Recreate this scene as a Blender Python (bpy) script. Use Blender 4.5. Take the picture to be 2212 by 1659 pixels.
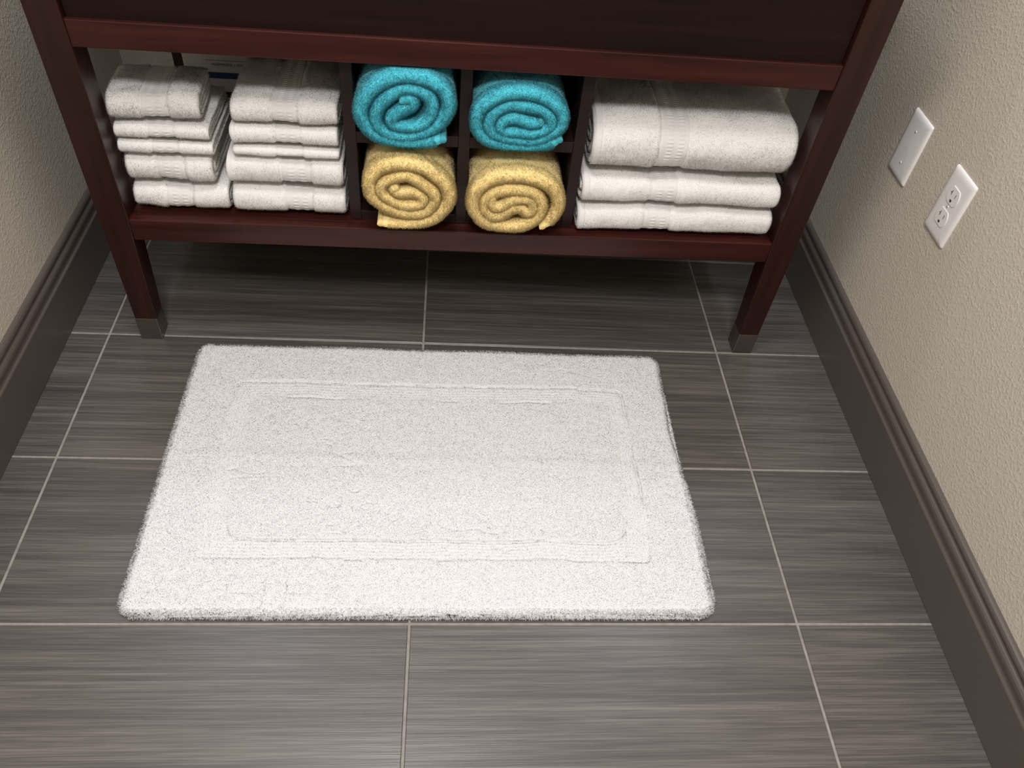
import bpy, bmesh, math, random
import numpy as np
from mathutils import Vector, Matrix

for o in list(bpy.data.objects):
    bpy.data.objects.remove(o)
S = bpy.context.scene
COL = S.collection
random.seed(7)
RNG = np.random.default_rng(11)

# ------------------------------------------------------------------ camera
W_PX, H_PX, F_PX = 2212, 1659, 1711.97
cam_d = bpy.data.cameras.new('camera')
cam_d.sensor_fit = 'HORIZONTAL'
cam_d.sensor_width = 36.0
cam_d.lens = F_PX / W_PX * 36.0
cam_d.clip_start = 0.02
cam = bpy.data.objects.new('camera', cam_d)
COL.objects.link(cam)
cam.location = (0.03783, -1.14381, 1.13945)
cam.rotation_euler = (math.radians(42.38544), math.radians(-4.83245), math.radians(-2.29754))
S.camera = cam

# ------------------------------------------------------------------ world, light, exposure
wd = bpy.data.worlds.new('world')
S.world = wd
wd.use_nodes = True
wd.node_tree.nodes['Background'].inputs[0].default_value = (0.9, 0.95, 1.0, 1)
wd.node_tree.nodes['Background'].inputs[1].default_value = 0.02

def area_light(name, loc, rot, sx, sy, power, color, shape='RECTANGLE'):
    l = bpy.data.lights.new(name, 'AREA')
    l.shape = shape
    l.size = sx
    l.size_y = sy
    l.energy = power
    l.color = color
    o = bpy.data.objects.new(name, l)
    o.location = loc
    o.rotation_euler = rot
    COL.objects.link(o)
    return o

# ceiling lamp of the bathroom, and an added fill lamp behind the camera
LAMPS = [(-0.08, -0.50), (0.0, -1.65)]
for (lx, ly), lpow in zip(LAMPS, (15.5, 43.0)):
    area_light('ceiling_and_fill_light', (lx, ly, 2.385), (0, 0, 0), 0.46, 0.46, lpow, (1.0, 0.985, 0.978), 'DISK')
FILL_SCONCES = [(-0.625, 0.30), (0.777, 0.30)]  # unseen sconces, added to send cool light down the gaps beside the vanity
for sx_, sy_ in FILL_SCONCES:
    area_light('cool_fill_light', (sx_, sy_, 1.72), (0, 0, 0), 0.10, 0.10, 3.2, (0.74, 0.82, 1.0), 'DISK')

vs = S.view_settings
vs.view_transform = 'Standard'
vs.look = 'None'
vs.exposure = 0.14
vs.gamma = 1.0
vs.use_curve_mapping = False

# ------------------------------------------------------------------ materials
def new_mat(name):
    m = bpy.data.materials.new(name)
    m.use_nodes = True
    nt = m.node_tree
    b = nt.nodes['Principled BSDF']
    return m, nt, b

def N(nt, t, **kw):
    n = nt.nodes.new(t)
    for k, v in kw.items():
        setattr(n, k, v)
    return n

def ramp(nt, stops):
    r = N(nt, 'ShaderNodeValToRGB')
    el = r.color_ramp.elements
    el[0].position, el[0].color = stops[0][0], (*stops[0][1], 1)
    el[1].position, el[1].color = stops[-1][0], (*stops[-1][1], 1)
    for p, c in stops[1:-1]:
        e = el.new(p)
        e.color = (*c, 1)
    return r

def coords(nt, scale=(1, 1, 1), jitter=False):
    tc = N(nt, 'ShaderNodeTexCoord')
    mp = N(nt, 'ShaderNodeMapping')
    mp.inputs['Scale'].default_value = scale
    nt.links.new(tc.outputs['Object'], mp.inputs['Vector'])
    if jitter:
        oi = N(nt, 'ShaderNodeObjectInfo')
        mul = N(nt, 'ShaderNodeMath', operation='MULTIPLY')
        mul.inputs[1].default_value = 37.0
        nt.links.new(oi.outputs['Random'], mul.inputs[0])
        nt.links.new(mul.outputs[0], mp.inputs['Location'])
    return mp.outputs['Vector']

def noise(nt, vec, scale, detail=3, rough=0.5):
    n = N(nt, 'ShaderNodeTexNoise')
    n.inputs['Scale'].default_value = scale
    n.inputs['Detail'].default_value = detail
    n.inputs['Roughness'].default_value = rough
    nt.links.new(vec, n.inputs['Vector'])
    return n.outputs['Fac']

def bump(nt, b, h, strength, dist):
    bp = N(nt, 'ShaderNodeBump')
    bp.inputs['Strength'].default_value = strength
    bp.inputs['Distance'].default_value = dist
    nt.links.new(h, bp.inputs['Height'])
    nt.links.new(bp.outputs['Normal'], b.inputs['Normal'])
    return bp

def mat_wall(name='wall_paint', col=(0.55, 0.498, 0.42)):
    m, nt, b = new_mat(name)
    v = coords(nt)
    n1 = noise(nt, v, 210, 2, 0.5)
    r = ramp(nt, [(0.46, (0, 0, 0)), (0.70, (1, 1, 1))])
    nt.links.new(n1, r.inputs[0])
    bump(nt, b, r.outputs[0], 0.34, 0.0016)
    b.inputs['Base Color'].default_value = (*col, 1)
    b.inputs['Roughness'].default_value = 0.55
    return m

def mat_plain(name, col, rough=0.5, metal=0.0, spec=0.5):
    m, nt, b = new_mat(name)
    b.inputs['Base Color'].default_value = (*col, 1)
    b.inputs['Roughness'].default_value = rough
    b.inputs['Metallic'].default_value = metal
    b.inputs['Specular IOR Level'].default_value = spec
    return m

def mat_tile():
    m, nt, b = new_mat('floor_tile_porcelain')
    v1 = coords(nt, (2.2, 150, 1), True)
    v2 = coords(nt, (1.2, 28, 1), True)
    v3 = coords(nt, (9, 640, 1), True)
    a = noise(nt, v1, 1.0, 4, 0.6)
    c = noise(nt, v2, 1.0, 3, 0.5)
    d = noise(nt, v3, 1.0, 2, 0.6)
    mx = N(nt, 'ShaderNodeMath', operation='MULTIPLY_ADD')
    mx.inputs[1].default_value = 0.38
    nt.links.new(a, mx.inputs[0])
    s = N(nt, 'ShaderNodeMath', operation='MULTIPLY')
    s.inputs[1].default_value = 0.28
    nt.links.new(c, s.inputs[0])
    nt.links.new(s.outputs[0], mx.inputs[2])
    m2 = N(nt, 'ShaderNodeMath', operation='MULTIPLY_ADD')
    m2.inputs[1].default_value = 0.42
    nt.links.new(d, m2.inputs[0])
    nt.links.new(mx.outputs[0], m2.inputs[2])
    r = ramp(nt, [(0.36, (0.037, 0.033, 0.030)), (0.52, (0.069, 0.061, 0.055)), (0.70, (0.142, 0.128, 0.114))])
    nt.links.new(m2.outputs[0], r.inputs[0])
    nt.links.new(r.outputs[0], b.inputs['Base Color'])
    b.inputs['Roughness'].default_value = 0.36
    b.inputs['Specular IOR Level'].default_value = 0.7
    bump(nt, b, m2.outputs[0], 0.35, 0.0012)
    return m

def mat_grout():
    m, nt, b = new_mat('grout')
    v = coords(nt)
    r = ramp(nt, [(0.3, (0.20, 0.182, 0.165)), (0.7, (0.28, 0.26, 0.235))])
    nt.links.new(noise(nt, v, 60, 4), r.inputs[0])
    nt.links.new(r.outputs[0], b.inputs['Base Color'])
    b.inputs['Roughness'].default_value = 0.9
    return m

def mat_wood(name, scale, c0, c1, c2, rough=0.36, spec=0.36):
    m, nt, b = new_mat(name)
    v = coords(nt, scale)
    r = ramp(nt, [(0.28, c0), (0.5, c1), (0.74, c2)])
    n1 = noise(nt, v, 1.0, 5, 0.62)
    nt.links.new(n1, r.inputs[0])
    nt.links.new(r.outputs[0], b.inputs['Base Color'])
    b.inputs['Roughness'].default_value = rough
    b.inputs['Specular IOR Level'].default_value = spec
    bump(nt, b, n1, 0.06, 0.0006)
    return m

def mat_terry(name, col, col2, sheen=0.25, trans=0.08):
    m, nt, b = new_mat(name)
    v = coords(nt)
    r = ramp(nt, [(0.3, col2), (0.7, col)])
    n1 = noise(nt, v, 420, 2, 0.5)
    nt.links.new(n1, r.inputs[0])
    nt.links.new(r.outputs[0], b.inputs['Base Color'])
    b.inputs['Roughness'].default_value = 0.95
    b.inputs['Specular IOR Level'].default_value = 0.1
    b.inputs['Sheen Weight'].default_value = sheen
    b.inputs['Sheen Roughness'].default_value = 0.5
    n2 = noise(nt, v, 900, 2, 0.5)
    bump(nt, b, n2, 0.35, 0.001)
    tr = N(nt, 'ShaderNodeBsdfTranslucent')
    nt.links.new(r.outputs[0], tr.inputs['Color'])
    mix = N(nt, 'ShaderNodeMixShader')
    mix.inputs[0].default_value = trans
    out = nt.nodes['Material Output']
    nt.links.new(b.outputs[0], mix.inputs[1])
    nt.links.new(tr.outputs[0], mix.inputs[2])
    nt.links.new(mix.outputs[0], out.inputs['Surface'])
    return m

M = {}
M['wall'] = mat_wall()
M['ceiling'] = mat_wall('ceiling_paint', (0.72, 0.70, 0.66))
M['base'] = mat_plain('baseboard_paint', (0.088, 0.073, 0.064), 0.38)
M['tile'] = mat_tile()
M['grout'] = mat_grout()
W0, W1, W2 = (0.018, 0.0032, 0.0024), (0.034, 0.0064, 0.0045), (0.053, 0.0110, 0.0074)
M['wood_u'] = mat_wood('stained_wood_along', (3, 60, 60), W0, W1, W2)
M['wood_z'] = mat_wood('stained_wood_upright', (60, 60, 3), (0.013, 0.0034, 0.0026), (0.022, 0.0056, 0.0042), (0.033, 0.0086, 0.0064))
M['wood_panel'] = mat_wood('stained_wood_panel', (2.5, 60, 90), (0.008, 0.0036, 0.0034), (0.012, 0.005, 0.0045), (0.017, 0.0068, 0.006), 0.5, 0.14)  # front and side panels: darker and less glossy than the rails
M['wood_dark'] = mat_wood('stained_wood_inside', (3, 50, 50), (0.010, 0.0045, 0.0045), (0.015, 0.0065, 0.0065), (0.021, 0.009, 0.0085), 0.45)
M['cap'] = mat_plain('brushed_nickel', (0.29, 0.26, 0.235), 0.30, 1.0)
M['plastic'] = mat_plain('white_plastic', (0.78, 0.76, 0.75), 0.32)
M['slot'] = mat_plain('slot_dark', (0.05, 0.043, 0.038), 0.6)
M['screw'] = mat_plain('painted_screw', (0.62, 0.60, 0.58), 0.35, 0.3)
M['white_terry'] = mat_terry('white_terry', (0.86, 0.84, 0.815), (0.78, 0.76, 0.735))
M['white_weave'] = mat_terry('white_weave', (0.79, 0.77, 0.75), (0.74, 0.72, 0.70), 0.1, 0.1)
M['blue_terry'] = mat_terry('turquoise_terry', (0.12, 0.62, 0.74), (0.08, 0.54, 0.65))
M['blue_weave'] = mat_terry('turquoise_weave', (0.075, 0.42, 0.50), (0.06, 0.36, 0.43), 0.1, 0.1)
M['yellow_terry'] = mat_terry('yellow_terry', (0.97, 0.80, 0.40), (0.93, 0.71, 0.30))
M['yellow_weave'] = mat_terry('yellow_weave', (0.86, 0.68, 0.30), (0.82, 0.62, 0.25), 0.1, 0.1)
M['mat_pile'] = mat_terry('white_cotton_pile', (0.75, 0.738, 0.742), (0.72, 0.708, 0.712))
for k_, src in (('blue', ((0.14, 0.66, 0.77), (0.11, 0.59, 0.70))), ('yellow', ((0.98, 0.85, 0.49), (0.96, 0.79, 0.41))), ('white', ((0.86, 0.84, 0.815), (0.82, 0.80, 0.775))), ('mat', ((0.835, 0.823, 0.829), (0.815, 0.803, 0.809)))):
    M[k_ + '_yarn'] = mat_terry(k_ + '_yarn', src[0], src[1], 0.15, 0.5)
M['card'] = mat_plain('white_card', (0.62, 0.60, 0.57), 0.6)
M['ink'] = mat_plain('black_ink', (0.015, 0.015, 0.015), 0.6)
M['blue_ink'] = mat_plain('navy_ink', (0.012, 0.05, 0.14), 0.5)
M['counter'] = mat_plain('white_counter', (0.75, 0.74, 0.71), 0.2)
M['lamp_metal'] = mat_plain('lamp_metal', (0.5, 0.48, 0.45), 0.3, 1.0)

# ------------------------------------------------------------------ helpers
def obj(name, mesh, mat=None, parent=None):
    o = bpy.data.objects.new(name, mesh)
    if mat is not None and len(mesh.materials) == 0:
        mesh.materials.append(mat)
    COL.objects.link(o)
    if parent is not None:
        o.parent = parent
    return o

def empty(name, loc=(0, 0, 0), rz=0.0):
    o = bpy.data.objects.new(name, None)
    o.empty_display_size = 0.05
    o.location = loc
    o.rotation_euler = (0, 0, rz)
    COL.objects.link(o)
    return o

def tag(o, label, cat, group=None):
    o['label'] = label
    o['category'] = cat
    if group:
        o['group'] = group
    return o

def structure(o):
    o['kind'] = 'structure'
    return o

def bm_mesh(bm, name, smooth=False):
    me = bpy.data.meshes.new(name)
    bmesh.ops.recalc_face_normals(bm, faces=bm.faces[:])
    bm.to_mesh(me)
    bm.free()
    if smooth:
        for p in me.polygons:
            p.use_smooth = True
    return me

def box_mesh(name, lo, hi, bev=0.0, seg=2):
    bm = bmesh.new()
    bmesh.ops.create_cube(bm, size=1.0)
    for v in bm.verts:
        v.co = Vector([lo[i] + (v.co[i] + 0.5) * (hi[i] - lo[i]) for i in range(3)])
    if bev > 0:
        bmesh.ops.bevel(bm, geom=bm.edges[:], offset=bev, segments=seg, profile=0.5, affect='EDGES')
    return bm_mesh(bm, name)

def np_mesh(name, verts, quads=None, tris=None, polys=None, normals=None, smooth=True):
    """mesh from numpy arrays; quads (n,4), tris (m,3), polys list of lists"""
    me = bpy.data.meshes.new(name)
    loops, starts, totals = [], [], []
    base = 0
    if quads is not None and len(quads):
        loops.append(quads.ravel())
        starts.append(np.arange(len(quads)) * 4 + base)
        totals.append(np.full(len(quads), 4))
        base += quads.size
    if tris is not None and len(tris):
        loops.append(tris.ravel())
        starts.append(np.arange(len(tris)) * 3 + base)
        totals.append(np.full(len(tris), 3))
        base += tris.size
    for p in (polys or []):
        p = np.asarray(p)
        loops.append(p)
        starts.append(np.array([base]))
        totals.append(np.array([len(p)]))
        base += len(p)
    loops = np.concatenate(loops).astype(np.int32)
    starts = np.concatenate(starts).astype(np.int32)
    totals = np.concatenate(totals).astype(np.int32)
    me.vertices.add(len(verts))
    me.vertices.foreach_set('co', np.asarray(verts, np.float32).ravel())
    me.loops.add(len(loops))
    me.loops.foreach_set('vertex_index', loops)
    me.polygons.add(len(starts))
    me.polygons.foreach_set('loop_start', starts)
    me.polygons.foreach_set('use_smooth', np.full(len(starts), smooth))
    me.update(calc_edges=True)
    if normals is not None:
        me.normals_split_custom_set_from_vertices(np.asarray(normals, np.float32).tolist())
    return me

def vnoise(P, scale, seed=0.0):
    q = np.asarray(P, float) * scale
    i = np.floor(q)
    f = q - i
    f = f * f * (3 - 2 * f)
    def h(a, b, c):
        s = np.sin(a * 127.1 + b * 311.7 + c * 74.7 + seed * 17.31) * 43758.5453
        return s - np.floor(s)
    r = 0
    for dx in (0, 1):
        for dy in (0, 1):
            for dz in (0, 1):
                w = (f[:, 0] if dx else 1 - f[:, 0]) * (f[:, 1] if dy else 1 - f[:, 1]) * (f[:, 2] if dz else 1 - f[:, 2])
                r = r + w * h(i[:, 0] + dx, i[:, 1] + dy, i[:, 2] + dz)
    return r * 2 - 1

def vert_normals(V, Q):
    a, b, c, d = (V[Q[:, k]] for k in range(4))
    fn = np.cross(c - a, d - b)
    n = np.zeros_like(V)
    for k in range(4):
        np.add.at(n, Q[:, k], fn)
    l = np.linalg.norm(n, axis=1, keepdims=True)
    return n / np.maximum(l, 1e-12)

def grid_quads(n, m, wrap=False):
    i, j = np.meshgrid(np.arange(n - 1), np.arange(m - 1), indexing='ij')
    a = (i * m + j).ravel()
    return np.stack([a, a + 1, a + m + 1, a + m], 1)

def fibres(V, Q, Nrm, fmask, count, length, width, tilt=0.7, lay=(0, 0, 0), rng=RNG, nrm_w=1.0, up=0.0):
    """short yarn loops standing on a surface: one slim triangle each"""
    Qm = Q[fmask]
    a, b, c, d = (V[Qm[:, k]] for k in range(4))
    area = np.linalg.norm(np.cross(c - a, d - b), axis=1)
    p = area / area.sum()
    idx = rng.choice(len(Qm), size=count, p=p)
    s, t = rng.random((count, 1)), rng.random((count, 1))
    P = (a[idx] * (1 - s) + b[idx] * s) * (1 - t) + (d[idx] * (1 - s) + c[idx] * s) * t
    nq = Nrm[Qm[idx]].mean(1)
    nq /= np.maximum(np.linalg.norm(nq, axis=1, keepdims=True), 1e-9)
    cl = np.stack([vnoise(P, 160, 3), vnoise(P, 160, 5), vnoise(P, 160, 8)], 1)
    dirv = nq + tilt * (rng.normal(size=(count, 3)) * 0.45 + cl * 0.8) + np.array(lay)
    dirv /= np.linalg.norm(dirv, axis=1, keepdims=True)
    # keep the yarn outside the surface
    dn = (dirv * nq).sum(1, keepdims=True)
    dirv = dirv + nq * np.maximum(0.25 - dn, 0)
    L = length * (0.6 + 0.7 * rng.random((count, 1)))
    side = np.cross(dirv, nq + 0.35 * rng.normal(size=(count, 3)))
    side /= np.maximum(np.linalg.norm(side, axis=1, keepdims=True), 1e-9)
    wv = width * (0.7 + 0.6 * rng.random((count, 1)))
    v0 = P - nq * 0.0004 - side * wv
    v1 = P - nq * 0.0004 + side * wv
    v2 = P + dirv * L + side * wv * 0.3
    FV = np.stack([v0, v1, v2], 1).reshape(-1, 3)
    FT = np.arange(count * 3).reshape(-1, 3)
    fn = nq * nrm_w + dirv + 0.3 * rng.normal(size=(count, 3)) + np.array([0, 0, up])
    fn /= np.linalg.norm(fn, axis=1, keepdims=True)
    FN = np.repeat(fn, 3, 0)
    return FV, FT, FN

def resample(pts, step, closed=False, smooth=True):
    pts = np.asarray(pts, float)
    if smooth:
        out = []
        n = len(pts)
        for i in range(n - 1):
            p0 = pts[max(i - 1, 0)]
            p1, p2 = pts[i], pts[i + 1]
            p3 = pts[min(i + 2, n - 1)]
            t = np.linspace(0, 1, 24, endpoint=False)[:, None]
            out.append(0.5 * ((2 * p1) + (-p0 + p2) * t + (2 * p0 - 5 * p1 + 4 * p2 - p3) * t ** 2 + (-p0 + 3 * p1 - 3 * p2 + p3) * t ** 3))
        out.append(pts[-1:])
        pts = np.concatenate(out)
    seg = np.linalg.norm(np.diff(pts, axis=0), axis=1)
    s = np.concatenate([[0], np.cumsum(seg)])
    n = max(int(s[-1] / step), 4)
    q = np.linspace(0, s[-1], n)
    return np.stack([np.interp(q, s, pts[:, k]) for k in range(2)], 1)

def normals2d(c):
    t = np.gradient(c, axis=0)
    t /= np.maximum(np.linalg.norm(t, axis=1, keepdims=True), 1e-9)
    return np.stack([-t[:, 1], t[:, 0]], 1)

# ------------------------------------------------------------------ vanity frame of reference
VA = np.array([-0.5455, -0.0105, 0.0])
VANG = math.radians(0.559)
E1 = np.array([math.cos(VANG), math.sin(VANG), 0])
E2 = np.array([-math.sin(VANG), math.cos(VANG), 0])

def VP(u, w, z):
    return tuple(VA + u * E1 + w * E2 + np.array([0, 0, z]))

# ------------------------------------------------------------------ room shell
XL, XR, YB, YF, ZC = -0.697, 0.849, 0.628, -3.60, 2.44

def slab(name, lo, hi, mat):
    return structure(obj(name, box_mesh(name, lo, hi), mat))
slab('wall_back', (XL - 0.1, YB, -0.05), (XR + 0.1, YB + 0.1, ZC), M['wall'])
slab('wall_left', (XL - 0.1, YF, -0.05), (XL, YB, ZC), M['wall'])
slab('wall_right', (XR, YF, -0.05), (XR + 0.1, YB, ZC), M['wall'])
slab('wall_front', (XL - 0.1, YF - 0.1, -0.05), (XR + 0.1, YF, ZC), M['wall'])
slab('ceiling', (XL - 0.1, YF - 0.1, ZC), (XR + 0.1, YB + 0.1, ZC + 0.1), M['ceiling'])

floor = slab('floor', (XL, YF, -0.05), (XR, YB, -0.0016), M['grout'])
PX_, PY_, GR = 0.6096, 0.30067, 0.0042
tile_cache = {}
def tile_mesh(sx, sy):
    k = (round(sx, 4), round(sy, 4))
    if k not in tile_cache:
        c = 0.0011
        hx, hy = sx / 2, sy / 2
        V = []
        for z, ins in ((-0.008, 0), (-c, 0), (0, c)):
            V += [(-hx + ins, -hy + ins, z), (hx - ins, -hy + ins, z), (hx - ins, hy - ins, z), (-hx + ins, hy - ins, z)]
        Fc = [(8, 9, 10, 11)]
        for a in (0, 4):
            for i in range(4):
                j = (i + 1) % 4
                Fc.append((a + i, a + j, a + 4 + j, a + 4 + i))
        me = bpy.data.meshes.new('tile')
        me.from_pydata(V, [], Fc)
        me.materials.append(M['tile'])
        tile_cache[k] = me
    return tile_cache[k]
xs = [XL + 0.004, -PX_, 0.0, PX_, XR - 0.004]
ys = [YB - 0.004] + [PY_ * k for k in (2, 1, 0, -1, -2, -3, -4, -5, -6, -7, -8, -9, -10, -11)] + [YF + 0.004]
for i in range(len(xs) - 1):
    for j in range(len(ys) - 1):
        x0, x1 = xs[i] + GR / 2, xs[i + 1] - GR / 2
        y1, y0 = ys[j] - GR / 2, ys[j + 1] + GR / 2
        if x1 - x0 < 0.01 or y1 - y0 < 0.01:
            continue
        t = obj('tile', tile_mesh(x1 - x0, y1 - y0), None, floor)
        t.location = ((x0 + x1) / 2, (y0 + y1) / 2, random.uniform(-0.0003, 0.0))

BP = [(0.0, 0.0), (0.0160, 0.0), (0.0160, 0.0955), (0.0150, 0.0975), (0.0122, 0.0978), (0.0112, 0.1005), (0.0113, 0.1045),
      (0.0122, 0.1085), (0.0126, 0.1125), (0.0120, 0.1165), (0.0100, 0.1195), (0.0082, 0.1212), (0.0076, 0.1235),
      (0.0082, 0.1262), (0.0092, 0.1290), (0.0090, 0.1325), (0.0074, 0.1358), (0.0045, 0.1378), (0.0, 0.1385)]
def baseboard(name, p0, p1, nrm):
    bm = bmesh.new()
    rings = []
    for P in (p0, p1):
        rings.append([bm.verts.new((P[0] + nrm[0] * o, P[1] + nrm[1] * o, z + 0.001)) for o, z in BP])
    for k in range(len(BP) - 1):
        bm.faces.new((rings[0][k], rings[0][k + 1], rings[1][k + 1], rings[1][k]))
    bm.faces.new(rings[0][::-1])
    bm.faces.new(rings[1])
    me = bm_mesh(bm, name)
    return structure(obj(name, me, M['base']))
baseboard('baseboard_left', (XL, YF), (XL, YB), (1, 0))
baseboard('baseboard_right', (XR, YF), (XR, YB), (-1, 0))
baseboard('baseboard_back', (XL + 0.017, YB), (XR - 0.017, YB), (0, -1))

# ceiling lamp, plus added fixtures for the rear and side fills (out of the frame)
for (lx, ly), lab in zip(LAMPS, ('round flush ceiling lamp over the bath mat', 'added fill lamp on the ceiling behind the camera')):
    cl = empty('ceiling_and_fill_lamp', (lx, ly, 2.44))
    tag(cl, lab, 'lamp')
    bm = bmesh.new()
    bmesh.ops.create_cone(bm, cap_ends=True, segments=40, radius1=0.20, radius2=0.20, depth=0.045)
    bmesh.ops.translate(bm, verts=bm.verts[:], vec=(0, 0, -0.0225))
    obj('lamp_base', bm_mesh(bm, 'lamp_base'), M['lamp_metal'], cl)
for (sx_, sy_), lab in zip(FILL_SCONCES, ('added fill sconce, unseen, on the left wall above the vanity', 'added fill sconce, unseen, on the right wall above the vanity')):
    wx = XL if sx_ < 0 else XR
    ml = empty('added_sconce', (wx, sy_, 1.80))
    tag(ml, lab, 'lamp')
    dx = sx_ - wx
    obj('wall_bracket', box_mesh('wall_bracket', (min(0, dx * 0.4), -0.03, -0.06), (max(0, dx * 0.4), 0.03, 0.06), 0.004), M['lamp_metal'], ml)
    bm = bmesh.new()
    bmesh.ops.create_cone(bm, cap_ends=True, segments=32, radius1=0.062, radius2=0.045, depth=0.10)
    bmesh.ops.translate(bm, verts=bm.verts[:], vec=(dx, 0, -0.02))
    obj('lamp_shade', bm_mesh(bm, 'lamp_shade'), M['lamp_metal'], ml)

# ------------------------------------------------------------------ vanity
van = empty('bathroom_vanity', tuple(VA), VANG)
tag(van, 'dark red-brown wooden bathroom vanity with open towel shelf', 'vanity')
VW, VD = 1.229, 0.592

def leg(u_out, sgn, w0, wsgn):
    """sgn: direction from the outer face inwards along u, wsgn: along w"""
    bm = bmesh.new()
    def ring(z, a, b):
        return [bm.verts.new(p) for p in ((u_out, w0, z), (u_out + sgn * a, w0, z), (u_out + sgn * a, w0 + wsgn * b, z), (u_out, w0 + wsgn * b, z))]
    rs = [ring(0.052, 0.0395, 0.0395), ring(0.235, 0.0455, 0.046), ring(0.285, 0.0480, 0.049), ring(0.83, 0.0485, 0.0495)]
    for r0, r1 in zip(rs[:-1], rs[1:]):
        for i in range(4):
            j = (i + 1) % 4
            bm.faces.new((r0[i], r0[j], r1[j], r1[i]))
    bm.faces.new(rs[0])
    bm.faces.new(rs[-1])
    bmesh.ops.recalc_face_normals(bm, faces=bm.faces[:])
    ed = [e for e in bm.edges if abs(e.verts[0].co.z - e.verts[1].co.z) > 0.01]
    bmesh.ops.bevel(bm, geom=ed, offset=0.0014, segments=2, profile=0.5, affect='EDGES')
    l = obj('leg', bm_mesh(bm, 'leg'), M['wood_z'], van)
    a = u_out - sgn * 0.0006
    lo = [min(a, a + sgn * 0.0405), min(w0 - wsgn * 0.0006, w0 + wsgn * 0.0402), 0.0]
    hi = [max(a, a + sgn * 0.0405), max(w0 - wsgn * 0.0006, w0 + wsgn * 0.0402), 0.0525]
    c = obj('foot_cap', box_mesh('foot_cap', lo, hi, 0.0012), M['cap'], l)
    c['label'] = 'brushed metal foot cap'
leg(0.0, 1, 0.0, 1)
leg(VW, -1, 0.0, 1)
leg(0.0, 1, VD, -1)
leg(VW, -1, VD, -1)

def vbox(name, lo, hi, mat, bev=0.0012):
    return obj(name, box_mesh(name, lo, hi, bev), M[mat], van)
vbox('top_rail', (0.0478, 0.0025, 0.579), (VW - 0.0478, 0.024, 0.619), 'wood_u', 0.0015)
vbox('top_rail', (0.0478, VD - 0.024, 0.579), (VW - 0.0478, VD - 0.004, 0.619), 'wood_u')
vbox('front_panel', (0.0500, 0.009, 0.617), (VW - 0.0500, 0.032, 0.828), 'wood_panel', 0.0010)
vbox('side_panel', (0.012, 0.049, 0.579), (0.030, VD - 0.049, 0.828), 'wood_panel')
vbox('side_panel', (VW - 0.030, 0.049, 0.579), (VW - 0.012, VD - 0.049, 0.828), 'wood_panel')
vbox('cabinet_floor', (0.030, 0.024, 0.598), (VW - 0.030, VD - 0.024, 0.616), 'wood_dark')
vbox('shelf_rail', (0.0455, 0.003, 0.238), (VW - 0.0455, 0.0235, 0.2805), 'wood_u', 0.0018)
vbox('shelf_rail', (0.0455, VD - 0.024, 0.238), (VW - 0.0455, VD - 0.004, 0.2805), 'wood_u')
vbox('shelf', (0.0480, 0.0235, 0.258), (VW - 0.0480, VD - 0.024, 0.2800), 'wood_u', 0.0006)
vbox('shelf_side_rail', (0.014, 0.047, 0.238), (0.034, VD - 0.047, 0.2805), 'wood_u')
vbox('shelf_side_rail', (VW - 0.034, 0.047, 0.238), (VW - 0.014, VD - 0.047, 0.2805), 'wood_u')
vbox('countertop', (-0.020, -0.022, 0.829), (VW + 0.020, 0.630, 0.862), 'counter', 0.003)
CUB = [(0.4170, 0.4360), (0.6010, 0.6200), (0.7920, 0.8110)]
for a, b in CUB:
    vbox('divider', (a, 0.030, 0.2805), (b, 0.470, 0.5975), 'wood_dark', 0.0010)
for (a, b), (c, d) in zip(CUB[:-1], CUB[1:]):
    vbox('cubby_base', (b, 0.0315, 0.2803), (c, 0.470, 0.2980), 'wood_dark', 0.0008)
    vbox('cubby_shelf', (b, 0.0315, 0.4310), (c, 0.470, 0.4510), 'wood_dark', 0.0008)
    vbox('cubby_back', (b, 0.470, 0.2803), (c, 0.480, 0.5975), 'wood_dark', 0.0)

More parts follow.
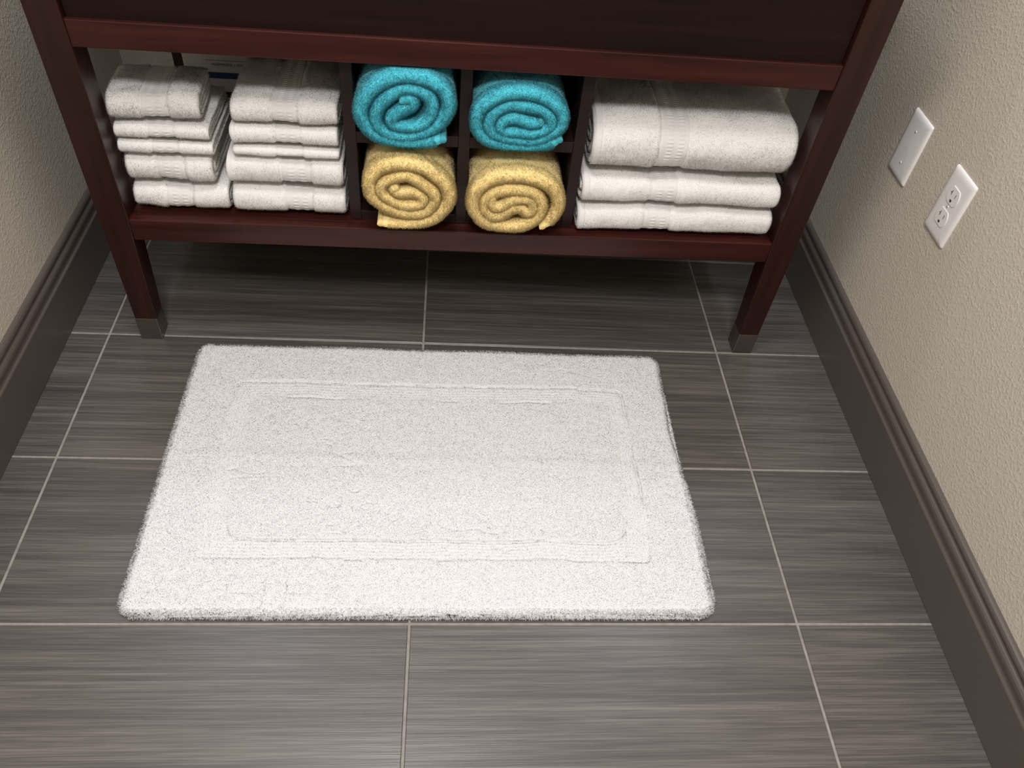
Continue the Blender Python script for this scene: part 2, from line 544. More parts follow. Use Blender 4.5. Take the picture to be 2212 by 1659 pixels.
# ------------------------------------------------------------------ cloth ribbons
def ribbon(c2, h, d0, d1, place, seed, recess=None, rough=0.0012, low=0.0025, ds=None, hend=None, lift=None):
    """a thick soft cloth sheet: centre line c2 (n,2) in the section plane, half thickness h, running from d0 to d1
    across the section, both rims rounded.  place(a, b, d) -> local xyz.  Returns V, Q, N, caps, depth-of-face"""
    n = len(c2)
    nr = normals2d(c2)
    sec = []
    if ds is None:
        L = d1 - d0
        ds = np.linspace(0, 1, max(int(L / 0.004), 6))[1:-1] * (L - 2 * h) + d0 + h
    else:
        ds = np.asarray([x for x in ds if d0 + h * 1.05 < x < d1 - h * 1.05])
    for x in ds[::-1]:
        sec.append((1.0, x))
    for a in np.linspace(0, math.pi, 9):
        sec.append((math.cos(a), d0 + h - h * math.sin(a)))
    for x in ds:
        sec.append((-1.0, x))
    for a in np.linspace(0, math.pi, 7):
        sec.append((-math.cos(a), d1 - h + h * math.sin(a)))
    sec = np.array(sec)
    m = len(sec)
    hh = np.full(n, h)
    taper = np.array([0.30, 0.66, 0.86, 0.96])
    hh[:4] *= taper
    hh[-4:] *= taper[::-1]
    if hend is not None:
        hh = hh * hend
    off = sec[None, :, 0] * hh[:, None]
    if recess is not None:
        r = recess(sec[:, 1])[None, :] * (sec[:, 0] > 0)[None, :]
        off = off - r * np.clip(sec[None, :, 0], 0, 1)
    A = c2[:, None, 0] + nr[:, None, 0] * off
    B = c2[:, None, 1] + nr[:, None, 1] * off
    D = np.repeat(sec[None, :, 1], n, 0)
    P0 = np.stack([A.ravel(), B.ravel(), D.ravel()], 1)
    nn = np.stack([np.repeat(nr[:, None, 0], m, 1).ravel(), np.repeat(nr[:, None, 1], m, 1).ravel()], 1)
    sg = np.repeat(sec[None, :, 0], n, 0).ravel()
    amp = low * vnoise(P0, 17, seed) + low * 0.5 * vnoise(P0, 38, seed + 1)
    fine = rough * vnoise(P0, 150, seed + 2)
    P0[:, 0] += nn[:, 0] * (amp + fine * np.sign(sg))
    P0[:, 1] += nn[:, 1] * (amp + fine * np.sign(sg))
    P0[:, 2] += 0.6 * low * vnoise(P0 * np.array([1, 1, 0.1]), 30, seed + 4)
    if lift is not None:
        P0 = lift(P0)
    V = place(P0)
    i, j = np.meshgrid(np.arange(n - 1), np.arange(m), indexing='ij')
    a = (i * m + j).ravel()
    b = (i * m + (j + 1) % m).ravel()
    Q = np.stack([a, b, b + m, a + m], 1)
    # orient outwards
    Nv = vert_normals(V, Q)
    ctr = np.stack([c2[:, 0], c2[:, 1], np.full(n, (d0 + d1) / 2)], 1)
    ctr = place(ctr)
    k = n // 2
    test = ((V[k * m:(k + 1) * m] - ctr[k]) * Nv[k * m:(k + 1) * m]).sum(1).mean()
    if test < 0:
        Q = Q[:, ::-1].copy()
        Nv = -Nv
    caps = [list(range(m)), list(range((n - 1) * m, n * m))]
    dface = D.ravel()[Q].mean(1)
    sface = np.repeat(np.arange(n - 1), m)
    return dict(V=V, Q=Q, N=Nv, caps=caps, d=dface, s=sface, side=sg[Q].mean(1))

def yarn_slot(me, nbase, n_tri, mat_base, mat_yarn):
    me.materials.append(mat_base)
    me.materials.append(mat_yarn)
    idx = np.zeros(len(me.polygons), np.int32)
    idx[nbase:nbase + n_tri] = 1
    me.polygons.foreach_set('material_index', idx)

def assemble(name, parts, fib, mats=None):
    V, Q, T, Nn, polys = [], [], [], [], []
    off = 0
    for p in parts:
        V.append(p['V']); Nn.append(p['N']); Q.append(p['Q'] + off)
        polys += [[k + off for k in c] for c in p['caps']]
        off += len(p['V'])
    for FV, FT, FN in fib:
        V.append(FV); Nn.append(FN); T.append(FT + off)
        off += len(FV)
    nq = sum(len(q) for q in Q)
    me = np_mesh(name, np.concatenate(V), np.concatenate(Q), np.concatenate(T) if T else None, polys, np.concatenate(Nn))
    if mats:
        yarn_slot(me, nq, sum(len(t) for t in T), *mats)
    return me

# ---- rolled towels: centre line of each rolled sheet, (u, z) in metres in the vanity frame, from the free end inwards
ROLLS = [
    dict(name='rolled_towel', mat='blue', wf=-0.014, h=0.0107, zfloor=0.4525,
         label='turquoise rolled towel in the upper cubby nearest the small white towel stacks',
         pts=[(0.5827, 0.4699), (0.5544, 0.4620), (0.5178, 0.4572), (0.4817, 0.4634), (0.4584, 0.4791), (0.4478, 0.5020), (0.4522, 0.5260), (0.4694, 0.5485),
              (0.4966, 0.5638), (0.5232, 0.5694), (0.5536, 0.5648), (0.5769, 0.5499), (0.5845, 0.5252), (0.5756, 0.5024), (0.5582, 0.4838), (0.5301, 0.4706),
              (0.5059, 0.4684), (0.4821, 0.4760), (0.4708, 0.4912), (0.4725, 0.5120), (0.4880, 0.5331), (0.5114, 0.5477), (0.5345, 0.5490), (0.5523, 0.5402),
              (0.5586, 0.5237), (0.5541, 0.5038), (0.5406, 0.4890), (0.5182, 0.4842), (0.4984, 0.4893), (0.4971, 0.5005), (0.5108, 0.5125), (0.5266, 0.5219),
              (0.5290, 0.5305), (0.5197, 0.5349), (0.5095, 0.5293)]),
    dict(name='rolled_towel', mat='blue', wf=-0.008, h=0.0101, zfloor=0.4525,
         label='turquoise rolled towel in the upper cubby beside the large bath towels',
         pts=[(0.7668, 0.4789), (0.7442, 0.4642), (0.7083, 0.4568), (0.6716, 0.4585), (0.6428, 0.4685), (0.6291, 0.4845), (0.6280, 0.5060), (0.6394, 0.5260),
              (0.6652, 0.5431), (0.6918, 0.5479), (0.7229, 0.5457), (0.7479, 0.5322), (0.7622, 0.5136), (0.7605, 0.4962), (0.7486, 0.4815), (0.7234, 0.4685),
              (0.6951, 0.4678), (0.6706, 0.4719), (0.6524, 0.4806), (0.6475, 0.4960), (0.6564, 0.5152), (0.6780, 0.5282), (0.7014, 0.5279), (0.7253, 0.5242),
              (0.7399, 0.5140), (0.7462, 0.5015), (0.7388, 0.4898), (0.7180, 0.4816), (0.6939, 0.4820), (0.6746, 0.4827), (0.6653, 0.4900), (0.6692, 0.5015),
              (0.6837, 0.5074), (0.6998, 0.5041), (0.7161, 0.4998), (0.7276, 0.5039), (0.7252, 0.5106)]),
    dict(name='rolled_towel', mat='yellow', wf=-0.019, h=0.0108, zfloor=0.2995,
         label='yellow rolled towel in the lower cubby nearest the small white towel stacks',
         pts=[(0.4661, 0.3068), (0.4889, 0.3034), (0.5254, 0.3052), (0.5618, 0.3203), (0.5842, 0.3476), (0.5860, 0.3731), (0.5749, 0.3960), (0.5493, 0.4174),
              (0.5151, 0.4248), (0.4808, 0.4177), (0.4607, 0.3981), (0.4572, 0.3735), (0.4668, 0.3517), (0.4899, 0.3357), (0.5196, 0.3270), (0.5472, 0.3328),
              (0.5614, 0.3522), (0.5601, 0.3704), (0.5436, 0.3875), (0.5205, 0.4039), (0.4974, 0.3974), (0.4785, 0.3842), (0.4779, 0.3663), (0.4962, 0.3518),
              (0.5198, 0.3444), (0.5388, 0.3496), (0.5424, 0.3625), (0.5259, 0.3687), (0.5048, 0.3662), (0.4956, 0.3755), (0.5040, 0.3841)]),
    dict(name='rolled_towel', mat='yellow', wf=-0.022, h=0.0109, zfloor=0.2995,
         label='yellow rolled towel in the lower cubby beside the large bath towels',
         pts=[(0.7477, 0.3104), (0.7632, 0.3244), (0.7732, 0.3509), (0.7698, 0.3775), (0.7544, 0.3972), (0.7263, 0.4092), (0.6915, 0.4114), (0.6576, 0.4030),
              (0.6346, 0.3830), (0.6277, 0.3565), (0.6361, 0.3313), (0.6574, 0.3149), (0.6881, 0.3090), (0.7182, 0.3119), (0.7396, 0.3291), (0.7456, 0.3510),
              (0.7398, 0.3704), (0.7231, 0.3834), (0.6935, 0.3873), (0.6649, 0.3804), (0.6473, 0.3630), (0.6485, 0.3434), (0.6636, 0.3298), (0.6802, 0.3335),
              (0.6947, 0.3457), (0.7100, 0.3478), (0.7252, 0.3400), (0.7323, 0.3518), (0.7260, 0.3669), (0.7080, 0.3702), (0.6897, 0.3637), (0.6764, 0.3518),
              (0.6633, 0.3526), (0.6579, 0.3635), (0.6655, 0.3722)]),
]
for k, R in enumerate(ROLLS):
    c2 = resample(R['pts'], 0.0030)
    c2 = c2.mean(0) + (c2 - c2.mean(0)) * 0.985
    zmin = R['zfloor']
    base = np.array([c2[:, 0].mean(), R['wf'], R['zfloor']])
    c2 = c2 - np.array([base[0], zmin])
    root = empty(R['name'], VP(*base), VANG)
    tag(root, R['label'], 'towel', 'towels rolled up in the cubbies')
    n = len(c2)
    he = np.ones(n)
    he[:8] = np.linspace(0.55, 1, 8)
    depth = 0.34
    ds = np.concatenate([np.arange(0.0, 0.05, 0.003), np.arange(0.05, 0.18, 0.008), np.linspace(0.19, depth, 8)])
    rb = ribbon(c2, R['h'], 0.0, depth, lambda P: np.stack([P[:, 0], P[:, 2], P[:, 1]], 1), 20 + k * 7, rough=0.0008, low=0.0018, ds=ds, hend=he)
    dz = 0.0
    def rest(v):
        v[:, 2] = 0.0012 + np.logaddexp((v[:, 2] - 0.0012) / 0.0012, 0.0) * 0.0012
    rest(rb['V'])
    # inside the cubby the roll is hemmed in by the boards around it
    cell = (CUB[0][1], CUB[1][0]) if k % 2 == 0 else (CUB[1][1], CUB[2][0])
    ztop = (0.577 if k < 2 else 0.4300) - base[2]
    dmin = 0.030 - R['wf'] - 0.003
    def hem_in(v, m=0.0012):
        f = np.clip((v[:, 1] - (dmin - 0.014)) / 0.014, 0, 1)
        u = np.clip(v[:, 0], cell[0] - base[0] + m, cell[1] - base[0] - m)
        v[:, 0] = v[:, 0] * (1 - f) + u * f
        if k < 2:
            v[:, 2] = np.minimum(v[:, 2], ztop - m)
        else:
            v[:, 2] = v[:, 2] * (1 - f) + np.minimum(v[:, 2], ztop - m) * f
    hem_in(rb['V'], 0.0022)
    outer = (rb['s'] < n * 0.62) & (rb['s'] > 5)
    mid = (rb['s'] > 5) & (rb['s'] < n - 4)
    flip = lambda P: np.stack([P[:, 0], P[:, 2], P[:, 1] + dz], 1)
    f1 = fibres(rb['V'], rb['Q'], rb['N'], (rb['d'] < 0.030) & mid, 64000, 0.0036, 0.00034, 0.8, nrm_w=1.7)
    f2 = fibres(rb['V'], rb['Q'], rb['N'], (rb['d'] >= 0.030) & (rb['d'] < 0.16) & outer, 38000, 0.0030, 0.00034, 0.8, nrm_w=1.7)
    for f_ in (f1, f2):
        f_[0][:, 2] = np.maximum(f_[0][:, 2], 0.0002)
        hem_in(f_[0], 0.0004)
    obj('body', assemble('rolled_towel_body', [rb], [f1, f2], (M[R['mat'] + '_terry'], M[R['mat'] + '_yarn'])), None, root)
    for cc in (c2[:5], c2[-4:]):
        cc = resample(cc, 0.0011, smooth=False)
        hb = ribbon(cc, R['h'] * 0.72, -0.0006, 0.10, flip, 20 + k * 7, rough=0.0, low=0.0018, ds=ds)
        rest(hb['V'])
        hem_in(hb['V'], 0.0010)
        obj('hem', assemble('rolled_towel_hem', [hb], []), M[R['mat'] + '_weave'], root)

# ---- folded towels
def folded(label, group, u0, u1, wf, wb, z0, z1, layers, band=None, hem=None, seed=1, nf=9000, rx=None, sag=0.0, pw=0.85, turn=0.0):
    H = z1 - z0
    root = empty('folded_towel', VP(u0, wf, z0), VANG)
    root.rotation_euler[2] += math.radians(turn)
    tag(root, label, 'towel', group)
    t = H / (2 * layers)
    h = t / 2
    L = wb - wf
    Wd = u1 - u0
    parts = []
    outer_c = None
    rec = None
    if band is not None:
        b0, b1 = band[0] - u0, band[1] - u0
        def rec(d):
            e = 0.004
            f = np.clip((d - (b0 - e)) / e, 0, 1) * np.clip(((b1 + e) - d) / e, 0, 1)
            return 0.0034 * f * f * (3 - 2 * f)
    rng = np.random.default_rng(seed)
    def lift(P):
        # P = (w, z, u): the pile sinks a little where it rests and towards the rims
        if sag:
            top = np.clip(P[:, 1] / H, 0, 1)
            P[:, 1] -= sag * top * ((P[:, 2] / Wd - 0.5) * 2) ** 4
            if band is not None:
                c = (b0 + b1) / 2
                P[:, 1] -= sag * 0.8 * top * np.exp(-((P[:, 2] - c) / 0.025) ** 2) * np.clip(P[:, 0] / 0.06, 0, 1)
        return P
    for q in range(layers):
        ins = q * t * 0.985
        zb, zt = h + ins, H - h - ins
        Ry = max((zt - zb) / 2, 0.0015)
        Rx = min(Ry, (rx if rx else 0.024))
        wfc = h + ins * 1.2
        path = [(L - ins * 0.2, zb)]
        for w in np.arange(L - 0.006, wfc + Rx, -0.006):
            path.append((w, zb))
        for a in np.linspace(-math.pi / 2, math.pi / 2, 17):
            ca, sa = math.cos(a), math.sin(a)
            path.append((wfc + Rx - Rx * (abs(ca) ** pw), (zb + zt) / 2 + Ry * math.copysign(abs(sa) ** pw, sa)))
        for w in np.arange(wfc + Rx + 0.006, L, 0.006):
            path.append((w, zt))
        c2 = resample(path, 0.0034, smooth=False)
        e0, e1 = rng.uniform(0, 0.0015, 2) + (0.0006 * q)
        rb = ribbon(c2, h * 1.03, e0, Wd - e1, lambda P: np.stack([P[:, 2], P[:, 0], P[:, 1]], 1), seed * 3.1 + q,
                    recess=rec if q == 0 else None, rough=0.0004, low=min(0.0026, H * 0.05), lift=lift)
        # ribbon normals point left of travel; make sure the recessed side is the outside
        parts.append(rb)
        if q == 0:
            outer_c = c2
    lo = min(p['V'][:, 2].min() for p in parts)
    hi = max(p['V'][:, 2].max() for p in parts)
    ks = (H - 0.0022) / (hi - lo)
    for p in parts:
        p['V'][:, 2] = (p['V'][:, 2] - lo) * ks + 0.0010
    fib = []
    p0 = parts[0]
    ctr = p0['V'][p0['Q']].mean(1)
    keep = np.ones(len(ctr), bool)
    if band is not None:
        keep &= ~((ctr[:, 0] > b0 - 0.001) & (ctr[:, 0] < b1 + 0.001) & (p0['side'] > 0.5))
    if hem is not None:
        keep &= ~((ctr[:, 0] < hem) & (p0['side'] > 0.5))
    vis = keep & (ctr[:, 1] < 0.20) & (p0['side'] > -0.6)
    fib.append(fibres(p0['V'], p0['Q'], p0['N'], vis, int(nf * 2.4), 0.0024, 0.00030, 0.8, nrm_w=4.0))
    for p in parts[1:]:
        c = p['V'][p['Q']].mean(1)
        v = (abs(p['side']) < 0.95) & (c[:, 1] < 0.20)
        if v.any():
            fib.append(fibres(p['V'], p['Q'], p['N'], v, nf // 5, 0.0028, 0.00032, 0.8, nrm_w=2.4))
    for f_ in fib:
        f_[0][:, 2] = np.clip(f_[0][:, 2], 0.0002, H - 0.0003)
    obj('body', assemble('folded_towel_body', parts, fib, (M['white_terry'], M['white_yarn'])), None, root)

    def strip(name, a, b, lift_n, dashes):
        fine = resample(outer_c, 0.0010, smooth=False)
        nr = normals2d(fine)
        s = np.arange(len(fine)) * 0.001
        ui = np.linspace(a, b, max(int((b - a) / 0.0012), 6))
        U, Sx = np.meshgrid(ui, s)
        x = (U - a) / (b - a)
        edge = np.clip(np.minimum(x, 1 - x) / 0.06, 0, 1)
        hgt = np.zeros_like(U)
        if dashes:
            for c in (0.34, 0.72):
                colm = np.clip((0.105 - abs(x - c)) / 0.03, 0, 1)
                hgt += 0.0008 * colm * np.clip(np.sin(Sx / 0.0062 * 2 * math.pi) * 1.6, 0, 1)
        off = h * 1.03 + lift_n + hgt - (1 - edge) * 0.0012
        rr = rec(U.ravel()).reshape(U.shape) if rec is not None else 0
        off = off - rr
        A = fine[:, None, 0] + nr[:, None, 0] * off
        B = fine[:, None, 1] + nr[:, None, 1] * off
        P = np.stack([A.ravel(), B.ravel(), U.ravel()], 1)
        low = min(0.0026, H * 0.05)
        sd = seed * 3.1
        amp = low * vnoise(P, 17, sd) + low * 0.5 * vnoise(P, 38, sd + 1)
        nn = np.stack([np.repeat(nr[:, None, 0], len(ui), 1).ravel(), np.repeat(nr[:, None, 1], len(ui), 1).ravel()], 1)
        P[:, 0] += nn[:, 0] * amp
        P[:, 1] += nn[:, 1] * amp
        P = lift(P)
        V = np.stack([P[:, 2], P[:, 0], P[:, 1]], 1)
        V[:, 2] = np.clip((V[:, 2] - lo) * ks + 0.0010, 0.0003, H - 0.0004)
        Q = grid_quads(len(fine), len(ui))
        me = np_mesh(name, V, Q)
        obj(name, me, M['white_weave'], root)
    if band is not None:
        strip('border_band', b0, b1, 0.0010, True)
    if hem is not None:
        strip('hem', 0.0035, hem, 0.0011, False)
    return root

GL = 'washcloths folded in the stack beside the left vanity leg'
GM = 'hand towels folded in the stack beside the cubbies'
GB = 'bath towels folded in the stack beside the right vanity leg'
WC = 'white washcloth'
# u0, u1, wf, wb, z0, z1, layers, band
folded('top white washcloth of the narrow stack beside the left vanity leg', GL, 0.0515, 0.194, 0.034, 0.150, 0.4425, 0.491, 2, (0.105, 0.143), None, 1, 9000, sag=0.004, turn=3.0)
folded('white washcloth second from the top of the narrow left stack', GL, 0.0530, 0.201, 0.034, 0.185, 0.4135, 0.4420, 2, (0.106, 0.146), None, 2, 6000)
folded('thin white washcloth in the middle of the narrow left stack', GL, 0.0530, 0.203, 0.032, 0.200, 0.3875, 0.4130, 2, (0.106, 0.146), None, 3, 6000)
folded('thick white folded towel second from the bottom of the narrow left stack', GL, 0.0530, 0.196, 0.030, 0.210, 0.3320, 0.3870, 2, (0.106, 0.150), None, 4, 8000)
folded('bottom white folded towel of the narrow stack beside the left vanity leg', GL, 0.0530, 0.214, 0.028, 0.220, 0.2812, 0.3315, 2, (0.110, 0.152), None, 5, 8000)

folded('top white towel of the stack between washcloths and cubbies', GM, 0.241, 0.409, 0.032, 0.192, 0.4505, 0.494, 2, (0.305, 0.345), None, 6, 10000, sag=0.004)
folded('second white towel from the top of the stack beside the cubbies', GM, 0.234, 0.407, 0.030, 0.22, 0.4150, 0.4500, 2, (0.306, 0.344), 0.010, 7, 7000)
folded('thin white towel in the middle of the stack beside the cubbies', GM, 0.234, 0.408, 0.029, 0.22, 0.3945, 0.4145, 1, (0.304, 0.346), None, 8, 6000)
folded('thick white towel second from the bottom of the stack beside the cubbies', GM, 0.217, 0.410, 0.026, 0.24, 0.3380, 0.3940, 2, (0.308, 0.356), 0.012, 9, 9000)
folded('bottom white towel of the stack beside the cubbies', GM, 0.219, 0.411, 0.025, 0.24, 0.2812, 0.3375, 2, (0.312, 0.354), None, 10, 9000)

folded('large thick white bath towel on top of the right stack', GB, 0.822, 1.174, 0.018, 0.36, 0.3935, 0.500, 3, (0.935, 0.985), 0.015, 11, 26000, rx=0.062, sag=0.004, pw=1.0)
folded('large white bath towel in the middle of the right stack', GB, 0.815, 1.172, 0.013, 0.36, 0.3400, 0.3930, 2, (0.938, 0.984), 0.014, 12, 15000)
folded('large white bath towel at the bottom of the right stack', GB, 0.815, 1.173, 0.010, 0.36, 0.2812, 0.3395, 2, (0.936, 0.984), 0.014, 13, 15000)

# ------------------------------------------------------------------ box behind the left towels
bx = empty('cardboard_box', VP(0.0500, 0.4520, 0.2802), VANG)
tag(bx, 'white printed cardboard box standing behind the left towel stacks', 'box')
obj('body', box_mesh('box_body', (0, 0, 0), (0.355, 0.085, 0.150), 0.0015), M['card'], bx)
obj('blue_band', box_mesh('blue_band', (0.002, -0.0006, 0.0295), (0.353, 0.0004, 0.0425), 0.0), M['blue_ink'], bx)
obj('printed_line', box_mesh('printed_line', (0.045, -0.0004, 0.0675), (0.135, 0.0004, 0.0682), 0.0), M['ink'], bx)
fc = bpy.data.curves.new('printed_text', 'FONT')
fc.body = 'Installation / Instalación'
fc.size = 0.0098
fc.align_x = 'RIGHT'
fo = bpy.data.objects.new('tmp_text', fc)
COL.objects.link(fo)
bpy.context.view_layer.update()
me = bpy.data.meshes.new_from_object(fo.evaluated_get(bpy.context.evaluated_depsgraph_get()))
bpy.data.objects.remove(fo)
me.name = 'printed_text'
me.materials.clear()
txt = obj('printed_text', me, M['ink'], bx)
# upside-down lettering: reads from right to left in the picture
txt.rotation_euler = (math.radians(90), math.radians(180), 0)
txt.location = (0.0555, -0.0005, 0.0620)
txt.rotation_euler = (math.radians(90), math.radians(180), 0)

# ------------------------------------------------------------------ wall plates
def plate(name, label, yc, zc, wdt=0.0713, hgt=0.1166):
    """local frame: x = towards the camera side (-Y world), z = up, y = out of the wall"""
    r = empty(name, (XR, yc, zc))
    r.rotation_euler = (0, 0, math.radians(-90))
    # local +x -> world -Y, local +y -> world +X ; out of the wall is local -y
    tag(r, label, 'wall plate' if name == 'blank_wall_plate' else 'power outlet')
    bm = bmesh.new()
    rings = []
    for y, ins in ((0.0, 0.0), (-0.0012, 0.0), (-0.0030, 0.0012), (-0.0042, 0.0034), (-0.0049, 0.0070), (-0.0052, 0.0120)):
        hx, hz, rad = wdt / 2 - ins, hgt / 2 - ins, max(0.0035 - ins * 0.2, 0.001)
        ring = []
        for cx, cz, a0 in ((hx - rad, hz - rad, 0), (-hx + rad, hz - rad, 90), (-hx + rad, -hz + rad, 180), (hx - rad, -hz + rad, 270)):
            for s in range(5):
                a = math.radians(a0 + s * 22.5)
                ring.append(bm.verts.new((cx + rad * math.cos(a), y, cz + rad * math.sin(a))))
        rings.append(ring)
    n = len(rings[0])
    for a, b in zip(rings[:-1], rings[1:]):
        for i in range(n):
            j = (i + 1) % n
            bm.faces.new((a[i], a[j], b[j], b[i]))
    bm.faces.new(rings[0])
    bm.faces.new(rings[-1])
    obj('plate', bm_mesh(bm, 'plate', True), M['plastic'], r)
    return r

def screw(r, x, z, y=-0.0050):
    bm = bmesh.new()
    bmesh.ops.create_cone(bm, cap_ends=True, segments=20, radius1=0.0026, radius2=0.0020, depth=0.0012)
    bmesh.ops.rotate(bm, verts=bm.verts[:], cent=(0, 0, 0), matrix=Matrix.Rotation(math.radians(90), 3, 'X'))
    bmesh.ops.translate(bm, verts=bm.verts[:], vec=(x, y - 0.0005, z))
    s = obj('screw', bm_mesh(bm, 'screw'), M['screw'], r)
    g = obj('screw_slot', box_mesh('screw_slot', (x - 0.00025, y - 0.0013, z - 0.0016), (x + 0.00025, y - 0.0006, z + 0.0016)), M['slot'], s)

b1 = plate('blank_wall_plate', 'blank white wall plate closer to the vanity', 0.0707, 0.4524)
screw(b1, 0, 0.030)
screw(b1, 0, -0.030)
b2 = plate('duplex_outlet', 'white duplex power outlet on the right wall', -0.1022, 0.4496)
screw(b2, 0, 0)
for zc in (0.0195, -0.0195):
    bm = bmesh.new()
    for y, ins in ((-0.0045, 0.0), (-0.0060, 0.0), (-0.0064, 0.0006)):
        ring = []
        R_, hz = 0.0172 - ins, 0.0140 - ins
        amax = math.asin(min(hz / R_, 1))
        for a in np.linspace(-amax, amax, 11):
            ring.append((R_ * math.cos(a), R_ * math.sin(a)))
        for a in np.linspace(math.pi - amax, math.pi + amax, 11):
            ring.append((R_ * math.cos(a), R_ * math.sin(a)))
        vs_ = [bm.verts.new((x, y, zc + z)) for x, z in ring]
        if y == -0.0045:
            prev = vs_
            bm.faces.new(vs_)
            continue
        for i in range(len(vs_)):
            j = (i + 1) % len(vs_)
            bm.faces.new((prev[i], prev[j], vs_[j], vs_[i]))
        prev = vs_
    bm.faces.new(prev)
    rc = obj('receptacle', bm_mesh(bm, 'receptacle'), M['plastic'], b2)
    def sl(name, x0, x1, z0, z1):
        obj(name, box_mesh(name, (x0, -0.0067, zc + z0), (x1, -0.0055, zc + z1)), M['slot'], rc)
    bm = bmesh.new()
    for pts in (((-0.0070, -0.0004), (-0.0058, -0.0004), (-0.0058, 0.0074), (-0.0070, 0.0074)), ((-0.0096, 0.0030), (-0.0070, 0.0030), (-0.0070, 0.0041), (-0.0096, 0.0041))):
        f = [bm.verts.new((x, -0.0067, zc + z)) for x, z in pts]
        g = [bm.verts.new((x, -0.0055, zc + z)) for x, z in pts]
        bm.faces.new(f)
        bm.faces.new(g)
        for i in range(4):
            j = (i + 1) % 4
            bm.faces.new((f[i], f[j], g[j], g[i]))
    obj('slot', bm_mesh(bm, 'slot'), M['slot'], rc)
    sl('slot', 0.0059, 0.0069, 0.0002, 0.0068)
    bm = bmesh.new()
    gp = [(0.0026 * math.cos(a), 0.0026 * math.sin(a)) for a in np.linspace(-math.pi, 0, 10)] + [(0.0026, 0.0018), (-0.0026, 0.0018)]
    f = [bm.verts.new((x, -0.0067, zc - 0.0080 + z)) for x, z in gp]
    g = [bm.verts.new((x, -0.0055, zc - 0.0080 + z)) for x, z in gp]
    bm.faces.new(f)
    bm.faces.new(g)
    for i in range(len(f)):
        j = (i + 1) % len(f)
        bm.faces.new((f[i], f[j], g[j], g[i]))
    obj('ground_hole', bm_mesh(bm, 'ground_hole'), M['slot'], rc)

# ------------------------------------------------------------------ bath mat
mx0, mx1, my0, my1 = -0.4290, 0.4760, -0.5925, -0.0290
bmat = empty('bath_mat', ((mx0 + mx1) / 2, (my0 + my1) / 2, 0.0))
tag(bmat, 'white tufted cotton bath mat lying on the tile floor', 'bath mat')
st = 0.0016
gx = np.arange(mx0, mx1 + st / 2, st)
gy = np.arange(my0, my1 + st / 2, st)
GX, GY = np.meshgrid(gx, gy, indexing='ij')
P2 = np.stack([GX.ravel(), GY.ravel(), np.zeros(GX.size)], 1)
cxm, cym = (mx0 + mx1) / 2, (my0 + my1) / 2
hxm, hym = (mx1 - mx0) / 2, (my1 - my0) / 2
def rdist(x, y, x0, x1, y0, y1, r):
    """signed distance inside a rounded rectangle (positive inside)"""
    qx = abs(x - (x0 + x1) / 2) - (x1 - x0) / 2 + r
    qy = abs(y - (y0 + y1) / 2) - (y1 - y0) / 2 + r
    return -(np.minimum(np.maximum(qx, qy), 0) + np.hypot(np.maximum(qx, 0), np.maximum(qy, 0)) - r)
X, Y = P2[:, 0], P2[:, 1]
wob = 0.0030 * vnoise(P2, 14, 41) + 0.0016 * vnoise(P2, 45, 42)
d_out = rdist(X, Y, mx0, mx1, my0, my1, 0.022)
seam_o = rdist(X, Y, -0.338, 0.387, -0.503, -0.128, 0.010) + wob
seam_i = rdist(X, Y, -0.298, 0.352, -0.466, -0.166, 0.028) + wob
def sst(v, a, b):
    t = np.clip((v - a) / (b - a), 0, 1)
    return t * t * (3 - 2 * t)
top = 0.0155 + 0.0008 * vnoise(P2, 9, 50) + 0.0004 * vnoise(P2, 34, 51) + 0.0003 * vnoise(P2, 110, 52) + 0.0002 * vnoise(P2, 230, 53)
front_ = 1 - sst(Y, -0.46, -0.42)
ring = sst(seam_o, 0.0, 0.003) * (1 - (front_ * sst(seam_i, -0.003, 0.0) + (1 - front_) * sst(seam_i, -0.014, 0.004)))
ribs = 0.00035 * np.sin(seam_o / 0.0062 * 2 * math.pi)
back_ = sst(Y, -0.20, -0.14)
top = top - ring * (0.0018 * (1 - 0.75 * back_) - ribs)
right_ = sst(X, 0.30, 0.36)
c_o = np.exp(-(seam_o / 0.0017) ** 2) * np.clip(-0.1 + 0.8 * back_ + 0.5 * right_ + 0.6 * vnoise(P2, 22, 56), 0, 1)
top -= 0.0070 * c_o
c_i = np.exp(-(seam_i / 0.0017) ** 2) * np.clip(-0.15 + 0.9 * front_ + 0.5 * vnoise(P2, 18, 57), 0, 1)
top -= 0.0070 * c_i
crease = np.maximum(c_o, c_i)
# little partings in the pile, and the faint folds it was packed with
pn = abs(vnoise(P2 * np.array([0.7, 1.6, 1]), 42, 60))
top -= 0.0016 * sst(0.045 - pn, 0, 0.04) * sst(vnoise(P2, 9, 61), 0.25, 0.7)
top += 0.0007 * np.exp(-((X - 0.015) / 0.008) ** 2) - 0.0007 * np.exp(-((X - 0.022) / 0.004) ** 2)
top += 0.0008 * np.exp(-((Y + 0.305 + 0.01 * X) / 0.010) ** 2)
rim = np.clip(d_out / 0.014, 0, 1)
prof = np.sqrt(np.clip(1 - (1 - rim) ** 2, 0, 1))
Z = 0.0035 + (top - 0.0035) * prof
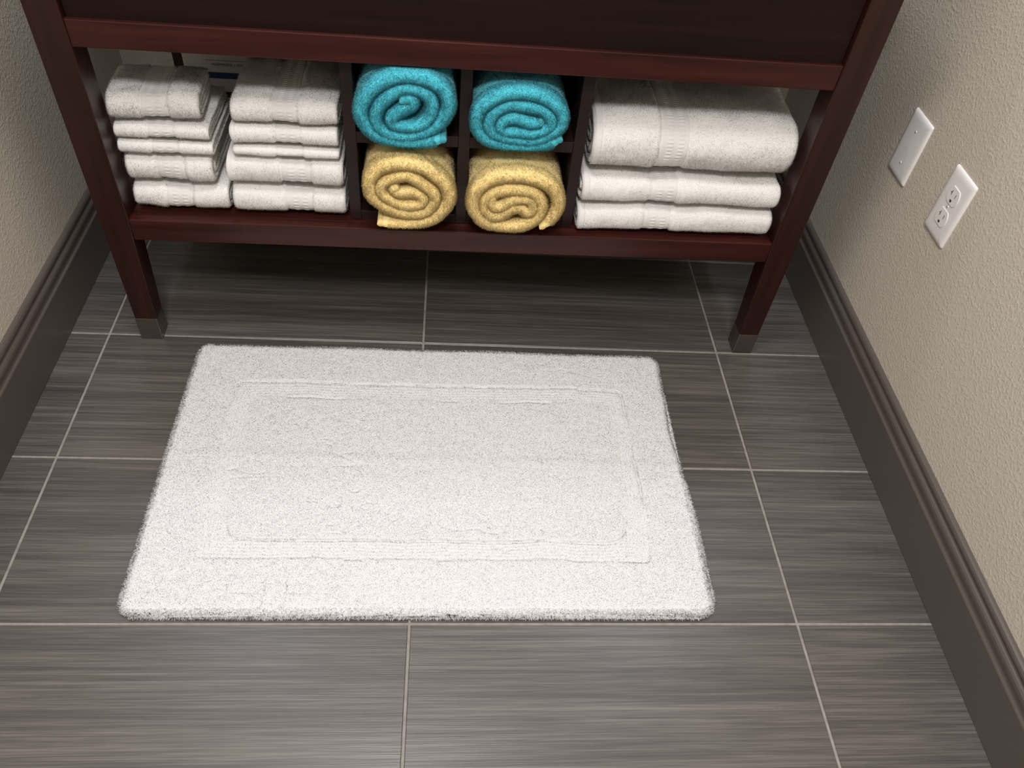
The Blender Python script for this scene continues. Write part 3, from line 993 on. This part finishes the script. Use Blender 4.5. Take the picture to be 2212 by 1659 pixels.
# pull the rim in at rounded corners / wavy edge
ox = np.clip(-d_out, 0, None)
dirx, diry = X - cxm, Y - cym
ex = X.copy(); ey = Y.copy()
inx = np.clip(abs(dirx) - (hxm - 0.022), 0, None); iny = np.clip(abs(diry) - (hym - 0.022), 0, None)
rr = np.hypot(inx, iny)
sc_ = np.where(rr > 0.022, 0.022 / np.maximum(rr, 1e-9), 1.0)
ex = np.where(rr > 0.022, cxm + np.sign(dirx) * (hxm - 0.022 + inx * sc_), ex)
ey = np.where(rr > 0.022, cym + np.sign(diry) * (hym - 0.022 + iny * sc_), ey)
edge = np.clip(1 - d_out / 0.05, 0, 1)
ex += edge * (0.0046 * vnoise(P2, 8, 70) + 0.0006 * vnoise(P2, 40, 71)) + edge * np.where(dirx > 0, 0.006 * np.sin((Y - my0) * 11), 0)
ey += edge * (0.0042 * vnoise(P2, 7, 72) + 0.0006 * vnoise(P2, 40, 73))
V = np.stack([ex - cxm, ey - cym, Z], 1)
Q = grid_quads(len(gx), len(gy))
Q = Q[:, ::-1].copy()
Nv = vert_normals(V, Q)
if Nv[:, 2].mean() < 0:
    Q = Q[:, ::-1].copy()
    Nv = -Nv
fo_, fi_ = seam_o[Q].mean(1), seam_i[Q].mean(1)
regions = (('outer_border', fo_ <= 0, 150000), ('border_channel', (fo_ > 0) & (fi_ <= 0), 26000), ('center_panel', fi_ > 0, 110000))
# rim skirt closing the mat down to the floor
nx, ny = len(gx), len(gy)
loop = [i * ny for i in range(nx)] + [(nx - 1) * ny + j for j in range(1, ny)] + [i * ny + ny - 1 for i in range(nx - 2, -1, -1)] + [j for j in range(ny - 2, 0, -1)]
for name, mask, cnt in regions:
    Qr = Q[mask]
    used = np.unique(Qr)
    remap = -np.ones(len(V), int)
    remap[used] = np.arange(len(used))
    Vr, Nr, Qq = V[used], Nv[used], remap[Qr]
    polys = []
    if name == 'outer_border':
        lp = remap[np.array(loop)]
        b0_ = len(Vr)
        low = Vr[lp].copy()
        low[:, 2] = 0.0004
        low[:, :2] -= np.sign(low[:, :2]) * 0.0015
        Vr = np.concatenate([Vr, low])
        nn = low - 0
        nn[:, 2] = 0
        nn /= np.linalg.norm(nn, axis=1, keepdims=True)
        Nr = np.concatenate([Nr, nn])
        k = len(lp)
        i = np.arange(k)
        Qq = np.concatenate([Qq, np.stack([lp[i], b0_ + i, b0_ + (i + 1) % k, lp[(i + 1) % k]], 1)])
    fm = np.ones(len(Qq), bool)
    fm[:mask.sum()] = crease[Q[mask]].max(1) < 0.62
    FV, FT, FN = fibres(Vr, Qq, Nr, fm, int(cnt * 1.45), 0.0018, 0.00058, 0.5, nrm_w=2.4, up=2.0)
    if name == 'outer_border':
        cq = Vr[Qq].mean(1)
        near = rdist(cq[:, 0] + cxm, cq[:, 1] + cym, mx0, mx1, my0, my1, 0.022) < 0.009
        E_ = fibres(Vr, Qq, Nr, near, 30000, 0.0034, 0.00080, 0.6, nrm_w=1.0, up=3.0)
        FT = np.concatenate([FT, E_[1] + len(FV)])
        FV = np.concatenate([FV, E_[0]])
        FN = np.concatenate([FN, E_[2]])
    FV[:, 2] = np.maximum(FV[:, 2], 0.0006)
    me = np_mesh(name, np.concatenate([Vr, FV]), Qq, FT + len(Vr), None, np.concatenate([Nr, FN]))
    yarn_slot(me, len(Qq), len(FT), M['mat_pile'], M['mat_yarn'])
    obj(name, me, None, bmat)
